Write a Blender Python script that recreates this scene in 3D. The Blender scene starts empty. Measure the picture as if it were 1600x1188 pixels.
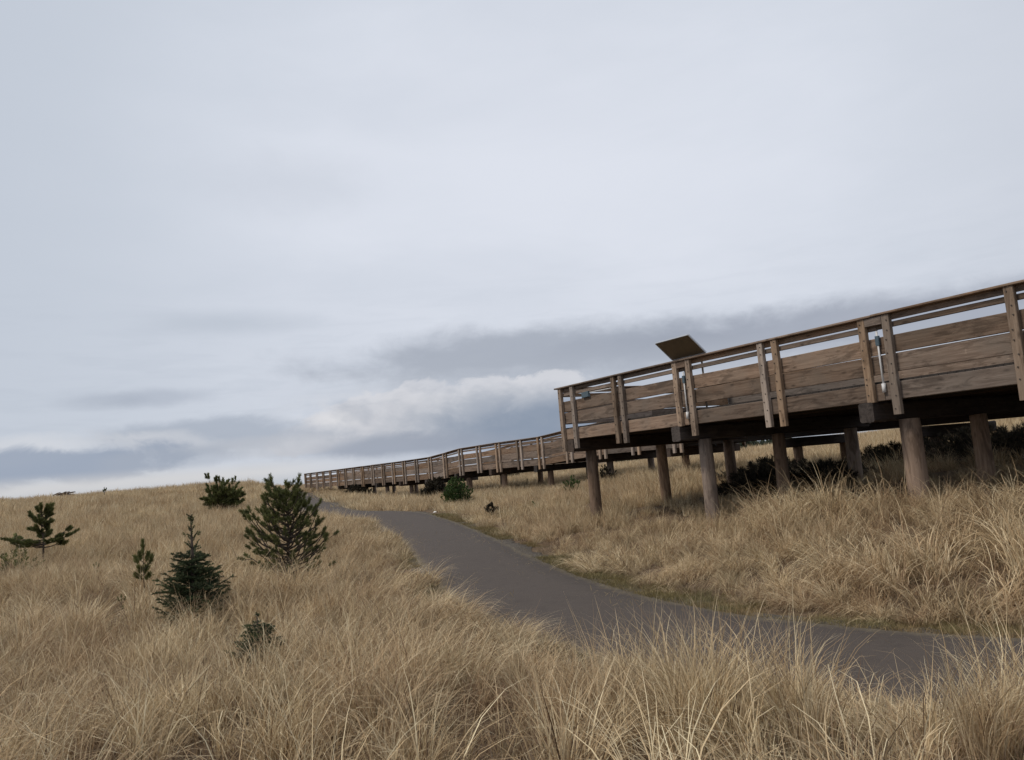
import bpy, math, random
import numpy as np
from mathutils import Vector, Matrix, Euler
R = math.radians
random.seed(7); rng = np.random.default_rng(11)
sc = bpy.context.scene
col = sc.collection

# ------------------------------------------------------------------ camera
FPX, PITCH, ROLL = 1213.0, 6.235, 4.77
cd = bpy.data.cameras.new("camera"); cam = bpy.data.objects.new("camera", cd); col.objects.link(cam)
cam.matrix_world = (Matrix.Rotation(R(90 + PITCH), 4, 'X') @ Matrix.Rotation(R(-ROLL), 4, 'Z'))
cd.sensor_fit = 'HORIZONTAL'; cd.sensor_width = 36; cd.lens = FPX / 1600 * 36
cd.clip_start = 0.05; cd.clip_end = 6000
sc.camera = cam
sc.render.resolution_x, sc.render.resolution_y = 1024, 760

def ray(px, py):
    p, r = R(PITCH), R(ROLL)
    f = np.array([0, math.cos(p), math.sin(p)]); u = np.array([0, -math.sin(p), math.cos(p)]); x = np.array([1., 0, 0])
    xr = math.cos(r)*x - math.sin(r)*u; ur = math.sin(r)*x + math.cos(r)*u
    return f + (px-800)/FPX*xr - (py-594)/FPX*ur
def at(px, py, Y):            # point of the place at distance Y ahead
    v = ray(px, py); return v*(Y/v[1])
def atz(px, py, z):           # point of the place at height z
    v = ray(px, py); return v*(z/v[2])

# ------------------------------------------------------------------ view, world, sun
sc.view_settings.view_transform = 'Standard'; sc.view_settings.look = 'None'
sc.view_settings.exposure = 0.0; sc.view_settings.gamma = 1.0
SUN_EL, SUN_AZ = 50.0, -105.0      # azimuth measured from +Y towards +X
w = bpy.data.worlds.new("World"); sc.world = w; w.use_nodes = True
nt = w.node_tree; N = nt.nodes; N.clear(); L = nt.links
def node(t, **k):
    n = N.new(t)
    for a, b in k.items(): setattr(n, a, b)
    return n
def m(op, a, b=None, c=None, clamp=False):
    n = node('ShaderNodeMath', operation=op); n.use_clamp = clamp
    for i, v in enumerate((a, b, c)):
        if v is None: continue
        if isinstance(v, (int, float)): n.inputs[i].default_value = v
        else: L.new(v, n.inputs[i])
    return n.outputs[0]
def srgb(r, g, b):
    f = lambda v: ((v/255+0.055)/1.055)**2.4 if v > 10 else v/255/12.92
    return (f(r), f(g), f(b), 1)
tc = node('ShaderNodeTexCoord').outputs['Generated']
sep = node('ShaderNodeSeparateXYZ'); L.new(tc, sep.inputs[0])
X_, Y_, Z_ = sep.outputs
AZ = m('MULTIPLY', m('ARCTAN2', X_, Y_), 57.2958)
EL = m('MULTIPLY', m('ARCSINE', m('MINIMUM', m('MAXIMUM', Z_, -1.0), 1.0)), 57.2958)
def fbm(scale, zs, detail=6, rough=0.55, off=0.0, dist=0.0):
    mp = node('ShaderNodeMapping'); mp.inputs['Scale'].default_value = (scale, scale, scale*zs)
    mp.inputs['Location'].default_value = (off, off*1.7, off*.6)
    L.new(tc, mp.inputs[0])
    n = node('ShaderNodeTexNoise'); n.inputs['Scale'].default_value = 1; n.inputs['Detail'].default_value = detail
    n.inputs['Roughness'].default_value = rough; n.inputs['Distortion'].default_value = dist
    L.new(mp.outputs[0], n.inputs[0]); return n.outputs[0]
NA = fbm(7, 2.6, 8, .58, 3.1, .3)       # cloud edges, large
NB = fbm(17, 1.5, 9, .62, 7.7, .35)       # cloud edges, small
NC = fbm(1.7, 4.0, 5, .5, 1.3, .4)      # broad veils
NE = fbm(17, 1.9, 6, .52, 14.2, .3)      # billows inside the cloud
ND = fbm(11, 7.0, 7, .55, 9.1, .3)      # streaks
def ss(x, lo, hi):
    n = node('ShaderNodeMapRange', interpolation_type='SMOOTHSTEP')
    L.new(x, n.inputs[0]); n.inputs[1].default_value = lo; n.inputs[2].default_value = hi
    return n.outputs[0]
def mix(fac, a, b):
    n = node('ShaderNodeMix', data_type='RGBA')
    for i, v in ((0, fac), (6, a), (7, b)):
        if isinstance(v, (int, float)): n.inputs[i].default_value = v
        elif isinstance(v, tuple): n.inputs[i].default_value = v
        else: L.new(v, n.inputs[i])
    return n.outputs[2]
def blob(az, el, rx, ry, soft=.5, na=1.2, nb=.5, k=1.0, flat=0):
    dx = m('DIVIDE', m('SUBTRACT', AZ, az), rx); dy = m('DIVIDE', m('SUBTRACT', EL, el), ry)
    if flat: dy = m('MULTIPLY', dy, m('ADD', 1.0, m('MULTIPLY', m('LESS_THAN', dy, 0.0), flat)))
    d = m('SQRT', m('ADD', m('MULTIPLY', dx, dx), m('MULTIPLY', dy, dy)))
    d = m('ADD', d, m('MULTIPLY', m('SUBTRACT', NA, .5), na*2)); d = m('ADD', d, m('MULTIPLY', m('SUBTRACT', NB, .5), nb*2))
    return m('MULTIPLY', ss(d, 1+soft, 1-soft), k)
C = mix(ss(EL, 1.0, 30.0), srgb(206, 212, 223), srgb(208, 215, 226))
C = mix(m('MULTIPLY', blob(5, 21, 25, 14, 1.0, .5, .0), .85), C, srgb(226, 230, 240))
C = mix(m('MULTIPLY', ss(AZ, 22, 40), .5), C, srgb(200, 205, 215))
C = mix(m('MULTIPLY', ss(AZ, -12, -36), .75), C, srgb(192, 200, 212))
C = mix(m('MULTIPLY', ss(NC, .40, .66), .3), C, srgb(198, 205, 217))
C = mix(m('MULTIPLY', m('MULTIPLY', ss(ND, .42, .70), ss(EL, 17, 6)), .25), C, srgb(182, 190, 203))
C = mix(blob(-20.3, 11.4, 4.5, .7, .9, .5, .4, .4), C, srgb(172, 181, 194))
C = mix(blob(-15, 21, 5, 1.6, .9, .9, .8, .16), C, srgb(172, 178, 190))
# grey bank rising to the right
C = mix(blob(2, 8.2, 15, 1.7, .5, .8, .4, .8), C, srgb(158, 165, 178))
C = mix(blob(24, 7.3, 20, 1.7, .5, .8, .4, .8), C, srgb(155, 161, 175))
C = mix(blob(2, 6.2, 14, 1.5, .7, .6, .5, .55), C, srgb(178, 184, 195))
C = mix(blob(26, 3.5, 22, 2.6, .7, .6, .4, .5), C, srgb(186, 190, 200))
# cumulus with a bright edge and a blue-grey base
C = mix(blob(4, 2.6, 13, 3.2, .8, .3, .2, .8), C, srgb(166, 174, 188))
for az, el, rx, ry in ((-15.2, 3.0, 2.6, 1.1), (-12.6, 3.9, 2.8, 1.4), (-9.8, 4.5, 3.0, 1.6), (-6, 5.0, 3.4, 1.6), (-1.5, 5.3, 3.8, 1.4), (2.5, 5.6, 3.6, 1.1)):
    C = mix(blob(az, el, rx, ry, .13, .28, .85, .85), C, srgb(214, 215, 221))
C = mix(blob(-6.5, 3.9, 7.5, 1.7, .45, .5, .6, .7), C, srgb(196, 198, 205))
C = mix(blob(-1, 4.2, 6.5, 1.5, .45, .5, .6, .75), C, srgb(176, 182, 193))
C = mix(blob(-13.2, 4.2, 2.0, .7, .4, .5, .6, .6), C, srgb(228, 227, 229))
C = mix(blob(2.5, 2.9, 8.0, 1.7, .5, .4, .4, .9), C, srgb(134, 147, 167))
C = mix(blob(-8.5, 2.1, 7.0, .75, .5, .4, .5, .8), C, srgb(150, 158, 174))
C = mix(m('MULTIPLY', blob(-5, 4.0, 10.5, 2.4, .3, .3, .5), m('MULTIPLY', ss(NE, .42, .68), .42)), C, srgb(160, 168, 182))
C = mix(m('MULTIPLY', blob(-8, 4.6, 9, 1.8, .3, .3, .5), m('MULTIPLY', ss(NE, .54, .34), .3)), C, srgb(222, 222, 226))
# low clouds on the left
C = mix(blob(-21, 3.6, 7.5, 1.1, .4, .8, .5, .75), C, srgb(163, 172, 187))
C = mix(blob(-17, 2.7, 4.5, .8, .35, .7, .5, .55), C, srgb(190, 193, 201))
C = mix(blob(-33, 3.4, 6, .9, .5, .4, .95, .5), C, srgb(218, 219, 223))
C = mix(blob(-24.5, 3.3, 2.6, .8, .45, .3, 1.0, .5), C, srgb(208, 210, 216))
C = mix(blob(-31, 2.3, 7.5, 1.15, .3, .5, .9, .85), C, srgb(148, 160, 180))
C = mix(blob(-24, 2.3, 4.5, .7, .35, .45, .5, .5), C, srgb(165, 173, 187))
C = mix(blob(-28, 6.4, 2.2, .5, .7, .6, .6, .55), C, srgb(168, 176, 190))
C = mix(blob(-24.5, 6.5, 2.8, .55, .7, .6, .6, .55), C, srgb(166, 174, 189))
C = mix(m('MULTIPLY', m('MULTIPLY', ss(EL, 2.0, .9), ss(AZ, -8, -20)), .7), C, srgb(214, 212, 211))
C = mix(m('MULTIPLY', ss(EL, 1.0, 0.0), .5), C, srgb(172, 181, 193))
C = mix(ss(EL, -1, -6), C, (.12, .10, .08, 1))
sky = node('ShaderNodeTexSky', sky_type='NISHITA'); sky.sun_disc = False
sky.sun_elevation = R(SUN_EL); sky.sun_rotation = R(SUN_AZ)
vm = node('ShaderNodeVectorMath', operation='SCALE'); L.new(C, vm.inputs[0]); vm.inputs[3].default_value = 10.0
fin = mix(0.03, vm.outputs[0], sky.outputs[0])
bg = node('ShaderNodeBackground'); L.new(fin, bg.inputs[0]); bg.inputs[1].default_value = 0.1
out = node('ShaderNodeOutputWorld'); L.new(bg.outputs[0], out.inputs[0])

sd = bpy.data.lights.new("sun", 'SUN'); sun = bpy.data.objects.new("sun", sd); col.objects.link(sun)
sd.energy = 2.1; sd.angle = R(12); sd.color = (1.0, .90, .77)
tosun = Vector((math.sin(R(SUN_AZ))*math.cos(R(SUN_EL)), math.cos(R(SUN_AZ))*math.cos(R(SUN_EL)), math.sin(R(SUN_EL))))
sun.rotation_euler = tosun.to_track_quat('Z', 'Y').to_euler()
sun.location = (0, 0, 30)

# ------------------------------------------------------------------ helpers
def tag(o, label=None, cat=None, group=None, kind=None):
    if label: o['label'] = label
    if cat: o['category'] = cat
    if group: o['group'] = group
    if kind: o['kind'] = kind
    return o
def mesh_obj(name, V, F, mats, parent=None, smooth=False, mi=None):
    me = bpy.data.meshes.new(name); me.from_pydata([tuple(map(float, v)) for v in V], [], F)
    for mm in (mats if isinstance(mats, (list, tuple)) else [mats]): me.materials.append(mm)
    if mi is not None: me.polygons.foreach_set('material_index', mi)
    if smooth: me.polygons.foreach_set('use_smooth', [True]*len(me.polygons))
    me.update(); o = bpy.data.objects.new(name, me); col.objects.link(o)
    if parent: o.parent = parent
    return o
def np_obj(name, V, F, mats, parent=None, attrs=None, smooth=False, link=True):
    """V (n,3), F (m,4) quads or (m,3) tris as numpy"""
    me = bpy.data.meshes.new(name); k = F.shape[1]
    me.vertices.add(len(V)); me.vertices.foreach_set('co', V.astype(np.float32).ravel())
    me.loops.add(F.size); me.loops.foreach_set('vertex_index', F.astype(np.int32).ravel())
    me.polygons.add(len(F)); me.polygons.foreach_set('loop_start', np.arange(0, F.size, k, dtype=np.int32))
    for mm in (mats if isinstance(mats, (list, tuple)) else [mats]): me.materials.append(mm)
    me.update(calc_edges=True)
    if smooth: me.polygons.foreach_set('use_smooth', np.ones(len(F), bool))
    for a, d in (attrs or {}).items():
        at_ = me.attributes.new(a, 'FLOAT', 'POINT'); at_.data.foreach_set('value', d.astype(np.float32))
    o = bpy.data.objects.new(name, me)
    if link: col.objects.link(o)
    if parent: o.parent = parent
    return o
def empty(name, loc, rz=0):
    o = bpy.data.objects.new(name, None); col.objects.link(o); o.location = loc; o.rotation_euler = (0, 0, rz)
    o.empty_display_size = .3; return o
class MB:
    def __init__(s): s.V = []; s.F = []; s.M = []
    def add(s, V, F, mi=0):
        b = len(s.V); s.V += [tuple(v) for v in V]; s.F += [tuple(i+b for i in f) for f in F]; s.M += [mi]*len(F)
    def beam(s, p0, p1, wd, ht, seg=1, warp=0, ch=.008, up=(0, 0, 1), mi=0):
        """bar from p0 to p1, centred; wd sideways, ht along up; chamfered, slightly warped"""
        p0, p1, up = Vector(p0), Vector(p1), Vector(up); d = (p1-p0).normalized()
        sd_ = up.cross(d).normalized(); u2 = d.cross(sd_).normalized() if abs(up.z) < .9 or abs(d.z) > .5 else up
        a, b = wd/2, ht/2; prof = [(-a+ch, -b), (a-ch, -b), (a, -b+ch), (a, b-ch), (a-ch, b), (-a+ch, b), (-a, b-ch), (-a, -b+ch)]
        ph = random.uniform(0, 6.28); ph2 = random.uniform(0, 6.28); V = []; F = []
        for i in range(seg+1):
            t = i/seg; c = p0.lerp(p1, t) + up*(warp*math.sin(ph+t*4.2)) + sd_*(warp*.5*math.sin(ph2+t*3.1))
            V += [c + sd_*x + u2*y for x, y in prof]
        for i in range(seg):
            for j in range(8): F.append((i*8+j, i*8+(j+1) % 8, (i+1)*8+(j+1) % 8, (i+1)*8+j))
        F.append(tuple(range(7, -1, -1))); F.append(tuple(seg*8+j for j in range(8)))
        s.add(V, F, mi)
    def tube(s, pts, rad, n=8, mi=0, cap=True):
        pts = [Vector(p) for p in pts]; V = []; F = []
        ref = Vector((0.31, 0.17, 0.93))
        for i, p in enumerate(pts):
            d = (pts[min(i+1, len(pts)-1)] - pts[max(i-1, 0)]).normalized()
            if abs(d.dot(ref)) > .95: ref = Vector((0.9, 0.3, 0.1))
            a = d.cross(ref).normalized(); b = d.cross(a)
            r = rad[i] if isinstance(rad, (list, tuple)) else rad
            V += [p + (a*math.cos(6.2832*j/n) + b*math.sin(6.2832*j/n))*r for j in range(n)]
        for i in range(len(pts)-1):
            for j in range(n): F.append((i*n+j, i*n+(j+1) % n, (i+1)*n+(j+1) % n, (i+1)*n+j))
        if cap: F.append(tuple(range(n-1, -1, -1))); F.append(tuple((len(pts)-1)*n+j for j in range(n)))
        s.add(V, F, mi)
    def build(s, name, mats, parent=None, smooth=False): return mesh_obj(name, s.V, s.F, mats, parent, smooth, s.M)

# ------------------------------------------------------------------ materials
def newmat(name, rough=.85, spec=.3):
    mt = bpy.data.materials.new(name); mt.use_nodes = True; t = mt.node_tree
    b = t.nodes['Principled BSDF']; b.inputs['Roughness'].default_value = rough
    b.inputs['Specular IOR Level'].default_value = spec
    return mt, t, b
def mnoise(t, vec, scale, detail=4, rough=.55, dist=0):
    n = t.nodes.new('ShaderNodeTexNoise'); n.inputs['Scale'].default_value = scale; n.inputs['Detail'].default_value = detail
    n.inputs['Roughness'].default_value = rough; n.inputs['Distortion'].default_value = dist
    if vec: t.links.new(vec, n.inputs[0])
    return n.outputs[0]
def ramp(t, fac, stops):
    n = t.nodes.new('ShaderNodeValToRGB'); e = n.color_ramp.elements
    while len(e) < len(stops): e.new(.5)
    for x, (p, c) in zip(e, stops): x.position = p; x.color = tuple(c)+(1,) if len(c) == 3 else c
    t.links.new(fac, n.inputs[0]); return n.outputs[0]
def mmix(t, fac, a, b, bt='MIX'):
    n = t.nodes.new('ShaderNodeMix'); n.data_type = 'RGBA'; n.blend_type = bt
    for i, v in ((0, fac), (6, a), (7, b)):
        if isinstance(v, (int, float)): n.inputs[i].default_value = v
        elif isinstance(v, tuple): n.inputs[i].default_value = v if len(v) == 4 else v+(1,)
        else: t.links.new(v, n.inputs[i])
    return n.outputs[2]
def mmath(t, op, a, b=None):
    n = t.nodes.new('ShaderNodeMath'); n.operation = op
    for i, v in enumerate((a, b)):
        if v is None: continue
        if isinstance(v, (int, float)): n.inputs[i].default_value = v
        else: t.links.new(v, n.inputs[i])
    return n.outputs[0]
def bump(t, b, h, strength=.4, dist=.004):
    n = t.nodes.new('ShaderNodeBump'); n.inputs['Strength'].default_value = strength; n.inputs['Distance'].default_value = dist
    t.links.new(h, n.inputs['Height']); t.links.new(n.outputs[0], b.inputs['Normal'])
def wood(name, axis, cols, tone=1.0, sat=.62):
    """weathered timber, grain along the given local axis"""
    mt, t, b = newmat(name, .82, .25)
    tcn = t.nodes.new('ShaderNodeTexCoord').outputs['Object']
    oi = t.nodes.new('ShaderNodeObjectInfo')
    ad = t.nodes.new('ShaderNodeVectorMath'); ad.operation = 'MULTIPLY_ADD'
    cmb = t.nodes.new('ShaderNodeCombineXYZ')
    for i, k in enumerate((37, 53, 71)): t.links.new(mmath(t, 'MULTIPLY', oi.outputs['Random'], k), cmb.inputs[i])
    t.links.new(tcn, ad.inputs[0]); ad.inputs[1].default_value = (1, 1, 1); t.links.new(cmb.outputs[0], ad.inputs[2])
    mp = t.nodes.new('ShaderNodeMapping'); s = [22, 22, 22]; s[axis] = 1.1; mp.inputs['Scale'].default_value = s
    t.links.new(ad.outputs[0], mp.inputs[0])
    g = mnoise(t, mp.outputs[0], 1.0, 6, .65, .6)
    mp2 = t.nodes.new('ShaderNodeMapping'); s = [90, 90, 90]; s[axis] = 2.0; mp2.inputs['Scale'].default_value = s
    t.links.new(ad.outputs[0], mp2.inputs[0]); fine = mnoise(t, mp2.outputs[0], 1.0, 3, .6)
    blot = mnoise(t, ad.outputs[0], 1.6, 5, .6, .3)
    c = ramp(t, g, [(.25, cols[0]), (.47, cols[1]), (.62, cols[2]), (.8, cols[1])])
    c = mmix(t, mmath(t, 'MULTIPLY', fine, .45), c, tuple(x*.45 for x in cols[0]))
    c = mmix(t, ramp(t, blot, [(.42, (0, 0, 0)), (.68, (.75, .75, .75))]), c, cols[3])
    st = t.nodes.new('ShaderNodeMapping'); s2 = [3, 3, 3]; s2[axis] = .7; st.inputs['Scale'].default_value = s2; t.links.new(ad.outputs[0], st.inputs[0])
    c = mmix(t, ramp(t, mnoise(t, st.outputs[0], 2.0, 6, .7, .8), [(.50, (0, 0, 0)), (.60, (.55, .55, .55)), (.8, (.8, .8, .8))]), c, tuple(x*.5 for x in cols[0]))
    c = mmix(t, ramp(t, mnoise(t, st.outputs[0], 5.0, 7, .75, 1.5), [(.60, (0, 0, 0)), (.72, (.6, .6, .6))]), c, tuple(x*1.35 for x in cols[2]))
    # knots
    mp3 = t.nodes.new('ShaderNodeMapping'); s = [7, 7, 7]; s[axis] = 2.6; mp3.inputs['Scale'].default_value = s
    t.links.new(ad.outputs[0], mp3.inputs[0])
    vo = t.nodes.new('ShaderNodeTexVoronoi'); vo.inputs['Scale'].default_value = 1; t.links.new(mp3.outputs[0], vo.inputs[0])
    c = mmix(t, ramp(t, vo.outputs['Distance'], [(.0, (.85, .85, .85)), (.09, (.5, .5, .5)), (.2, (0, 0, 0))]), c, tuple(x*.38 for x in cols[0]))
    hv = t.nodes.new('ShaderNodeHueSaturation')
    t.links.new(mmath(t, 'MULTIPLY_ADD', oi.outputs['Random'], .75), hv.inputs['Value'])
    hv.inputs['Value'].links[0].from_node.inputs[2].default_value = .66*tone
    rn = mmath(t, 'FRACT', mmath(t, 'MULTIPLY', oi.outputs['Random'], 17.3))
    t.links.new(mmath(t, 'MULTIPLY_ADD', rn, .6), hv.inputs['Saturation'])
    hv.inputs['Saturation'].links[0].from_node.inputs[2].default_value = sat
    t.links.new(c, hv.inputs['Color']); t.links.new(hv.outputs[0], b.inputs['Base Color'])
    bump(t, b, mmath(t, 'ADD', g, mmath(t, 'MULTIPLY', fine, .5)), .5, .006)
    return mt
WC = [(.115, .070, .043), (.225, .145, .095), (.31, .215, .148), (.17, .128, .095)]
WX = wood('wood_board', 0, WC, .84, .56); WY = wood('wood_crosswise', 1, WC); WZ = wood('wood_post', 2, [(.17, .115, .078), (.31, .225, .16), (.40, .30, .22), (.27, .205, .155)])
WD = wood('shaded_timber', 1, [(.035, .026, .021), (.06, .044, .036), (.09, .068, .055), (.05, .04, .035)])  # dark beams and deck, with underside and deck-edge shade put into the colour
WS = wood('dark_stringer', 0, [(.025, .018, .014), (.04, .029, .023), (.055, .042, .035), (.035, .028, .024)])  # near black: the shade under the deck is put into the colour
WP = wood('pile_wood', 2, [(.16, .105, .073), (.30, .212, .152), (.38, .28, .208), (.21, .15, .11)], 1.05, .7)
def flat(name, c, rough=.5, metal=0, var=.15):
    mt, t, b = newmat(name, rough, .4)
    tcn = t.nodes.new('ShaderNodeTexCoord').outputs['Object']
    n = mnoise(t, tcn, 9, 5, .6)
    t.links.new(mmix(t, n, tuple(x*(1-var) for x in c), tuple(min(1, x*(1+var)) for x in c)), b.inputs['Base Color'])
    b.inputs['Metallic'].default_value = metal; return mt
M_WHITE = flat('white_pipe', (.62, .62, .62), .4); M_BOX = flat('blue_grey_plastic', (.07, .105, .13), .5)
M_BOLT = flat('rusty_bolt', (.05, .04, .035), .6); M_STEEL = flat('bracket_steel', (.16, .14, .12), .55, .3)
M_SIGN = flat('sign_back_panel', (.115, .085, .05), .5, 0, .3); M_FRAME = flat('sign_edge', (.45, .47, .5), .35, .5); M_FACE = flat('sign_face', (.35, .4, .42), .35)
M_DRY = flat('dead_twig', (.10, .07, .05), .9); M_PAPER = flat('white_paper', (.8, .8, .78), .8, 0, .05)

def leafy(name, dark, mid, light, rough=.75):
    mt, t, b = newmat(name, rough, .25)
    a = t.nodes.new('ShaderNodeAttribute'); a.attribute_name = 'tint'
    c = ramp(t, a.outputs['Fac'], [(0, dark), (.5, mid), (1, light)])
    t.links.new(c, b.inputs['Base Color'])
    tr = t.nodes.new('ShaderNodeBsdfTranslucent'); t.links.new(c, tr.inputs[0])
    mx = t.nodes.new('ShaderNodeMixShader'); mx.inputs[0].default_value = .2
    t.links.new(b.outputs[0], mx.inputs[1]); t.links.new(tr.outputs[0], mx.inputs[2])
    t.links.new(mx.outputs[0], t.nodes['Material Output'].inputs[0]); return mt
M_PINE = leafy('pine_needles', (.055, .062, .025), (.115, .130, .045), (.23, .23, .085))
M_SPRUCE = leafy('spruce_needles', (.035, .048, .026), (.072, .095, .045), (.15, .165, .07))
M_BUSH = leafy('bush_leaves', (.035, .06, .018), (.06, .10, .03), (.10, .15, .045))
M_BRAMBLE_SHADE = leafy('bramble_and_shade', (.018, .016, .011), (.040, .034, .023), (.08, .066, .044))  # brambles and weeds, also the mounds standing in for deck shade
M_FARTREE = leafy('far_tree_leaves', (.03, .04, .025), (.05, .06, .04), (.08, .09, .055))
M_BARK = flat('pine_bark', (.06, .045, .034), .9, 0, .35)

def grass_mat(name, ca, cb, cc, cd_, green, amt):
    mt, t, b = newmat(name, .7, .2)
    a = t.nodes.new('ShaderNodeAttribute'); a.attribute_name = 'tint'
    h = t.nodes.new('ShaderNodeAttribute'); h.attribute_name = 'along'
    g = t.nodes.new('ShaderNodeNewGeometry').outputs['Position']
    n1 = mnoise(t, g, .33, 4, .55); n2 = mnoise(t, g, 1.9, 3, .6)
    c = ramp(t, a.outputs['Fac'], [(0, ca), (.38, cb), (.68, cc), (1, cd_)])
    c = mmix(t, ramp(t, n1, [(.38, (0, 0, 0)), (.66, (.8, .8, .8))]), c, mmix(t, .55, c, (.42, .27, .165)))
    c = mmix(t, ramp(t, n2, [(.45, (0, 0, 0)), (.75, (.6, .6, .6))]), c, mmix(t, .5, c, (.30, .26, .20)))
    oi = t.nodes.new('ShaderNodeObjectInfo').outputs['Random']
    c = mmix(t, ramp(t, oi, [(.62, (0, 0, 0)), (.95, (.75, .75, .75))]), c, mmix(t, .55, c, (.16, .095, .055)))
    c = mmix(t, ramp(t, oi, [(.05, (.5, .5, .5)), (.22, (0, 0, 0))]), c, mmix(t, .5, c, (.27, .245, .18)))
    c = mmix(t, mmath(t, 'MULTIPLY', ramp(t, mmath(t, 'ADD', mmath(t, 'MULTIPLY', n2, .6), mmath(t, 'MULTIPLY', n1, .4)), [(.5, (0, 0, 0)), (.7, (1, 1, 1))]), amt), c, green)
    t.links.new(c, b.inputs['Base Color'])
    tr = t.nodes.new('ShaderNodeBsdfTranslucent'); t.links.new(c, tr.inputs[0])
    mx = t.nodes.new('ShaderNodeMixShader'); mx.inputs[0].default_value = .18
    t.links.new(b.outputs[0], mx.inputs[1]); t.links.new(tr.outputs[0], mx.inputs[2])
    t.links.new(mx.outputs[0], t.nodes['Material Output'].inputs[0]); return mt
M_GRASS = grass_mat('dry_dune_grass', (.10, .062, .038), (.45, .325, .185), (.68, .525, .315), (.88, .76, .51), (.28, .28, .11), .2)
M_VERGE = grass_mat('short_verge_grass', (.09, .085, .03), (.16, .14, .05), (.29, .235, .10), (.46, .36, .20), (.13, .15, .035), .55)

# ground
mt, t, b = newmat('sandy_thatch', .95, .1)
g = t.nodes.new('ShaderNodeNewGeometry').outputs['Position']
n1 = mnoise(t, g, .25, 6, .6); n2 = mnoise(t, g, 7, 6, .7); n3 = mnoise(t, g, 60, 3, .7)
c = ramp(t, n2, [(.3, (.09, .062, .042)), (.5, (.17, .12, .08)), (.7, (.27, .20, .13))])
c = mmix(t, ramp(t, n1, [(.4, (0, 0, 0)), (.65, (.7, .7, .7))]), c, (.21, .155, .10))
c = mmix(t, mmath(t, 'MULTIPLY', n3, .5), c, (.10, .07, .05))
t.links.new(c, b.inputs['Base Color']); bump(t, b, mmath(t, 'ADD', n2, n3), .8, .04)
M_GROUND = mt
mt, t, b = newmat('worn_asphalt', .9, .3)
g = t.nodes.new('ShaderNodeNewGeometry').outputs['Position']
n1 = mnoise(t, g, .5, 5, .6); n2 = mnoise(t, g, 170, 3, .8); n3 = mnoise(t, g, 4, 6, .65)
c = ramp(t, n2, [(.3, (.030, .025, .022)), (.50, (.074, .060, .051)), (.60, (.098, .079, .067)), (.75, (.22, .19, .165))])
c = mmix(t, ramp(t, n1, [(.35, (0, 0, 0)), (.7, (.5, .5, .5))]), c, (.085, .069, .060))
c = mmix(t, ramp(t, n3, [(.5, (0, 0, 0)), (.75, (.45, .45, .45))]), c, (.043, .035, .031))
vo = t.nodes.new('ShaderNodeTexVoronoi'); vo.feature = 'DISTANCE_TO_EDGE'; vo.inputs['Scale'].default_value = .22
wv = t.nodes.new('ShaderNodeVectorMath'); wv.operation = 'MULTIPLY_ADD'; nn = t.nodes.new('ShaderNodeTexNoise'); nn.inputs['Scale'].default_value = 1.2; nn.inputs['Detail'].default_value = 5
t.links.new(g, nn.inputs[0]); t.links.new(nn.outputs['Color'], wv.inputs[0]); wv.inputs[1].default_value = (1.6, 1.6, 0); t.links.new(g, wv.inputs[2]); t.links.new(wv.outputs[0], vo.inputs[0])
c = mmix(t, ramp(t, vo.outputs[0], [(0, (.6, .6, .6)), (.0015, (0, 0, 0))]), c, (.06, .05, .045))
ea = t.nodes.new('ShaderNodeAttribute'); ea.attribute_name = 'edge'
n5 = mnoise(t, g, 3.2, 7, .75); n6 = mnoise(t, g, 26, 5, .75)
c = mmix(t, ramp(t, mmath(t, 'ADD', mmath(t, 'MULTIPLY', ea.outputs['Fac'], .62), mmath(t, 'MULTIPLY', n5, .55)), [(.70, (0, 0, 0)), (.92, (.85, .85, .85))]), c, mmix(t, n6, (.10, .085, .05), (.27, .22, .15)))
c = mmix(t, ramp(t, mmath(t, 'MULTIPLY', n6, n5), [(.36, (0, 0, 0)), (.46, (.45, .45, .45))]), c, (.17, .14, .105))
t.links.new(c, b.inputs['Base Color']); bump(t, b, n2, .6, .006)
M_PATH = mt
mt, t, b = newmat('gravel', .95, .2)
g = t.nodes.new('ShaderNodeNewGeometry').outputs['Position']
vo = t.nodes.new('ShaderNodeTexVoronoi'); vo.inputs['Scale'].default_value = 38; t.links.new(g, vo.inputs[0])
c = mmix(t, mnoise(t, g, 2.5, 5, .6), ramp(t, vo.outputs['Color'], [(.2, (.07, .06, .05)), (.5, (.14, .12, .10)), (.8, (.27, .24, .20))]), (.11, .092, .072))
t.links.new(c, b.inputs['Base Color']); bump(t, b, vo.outputs['Distance'], .8, .02)
M_GRAVEL = mt

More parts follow.
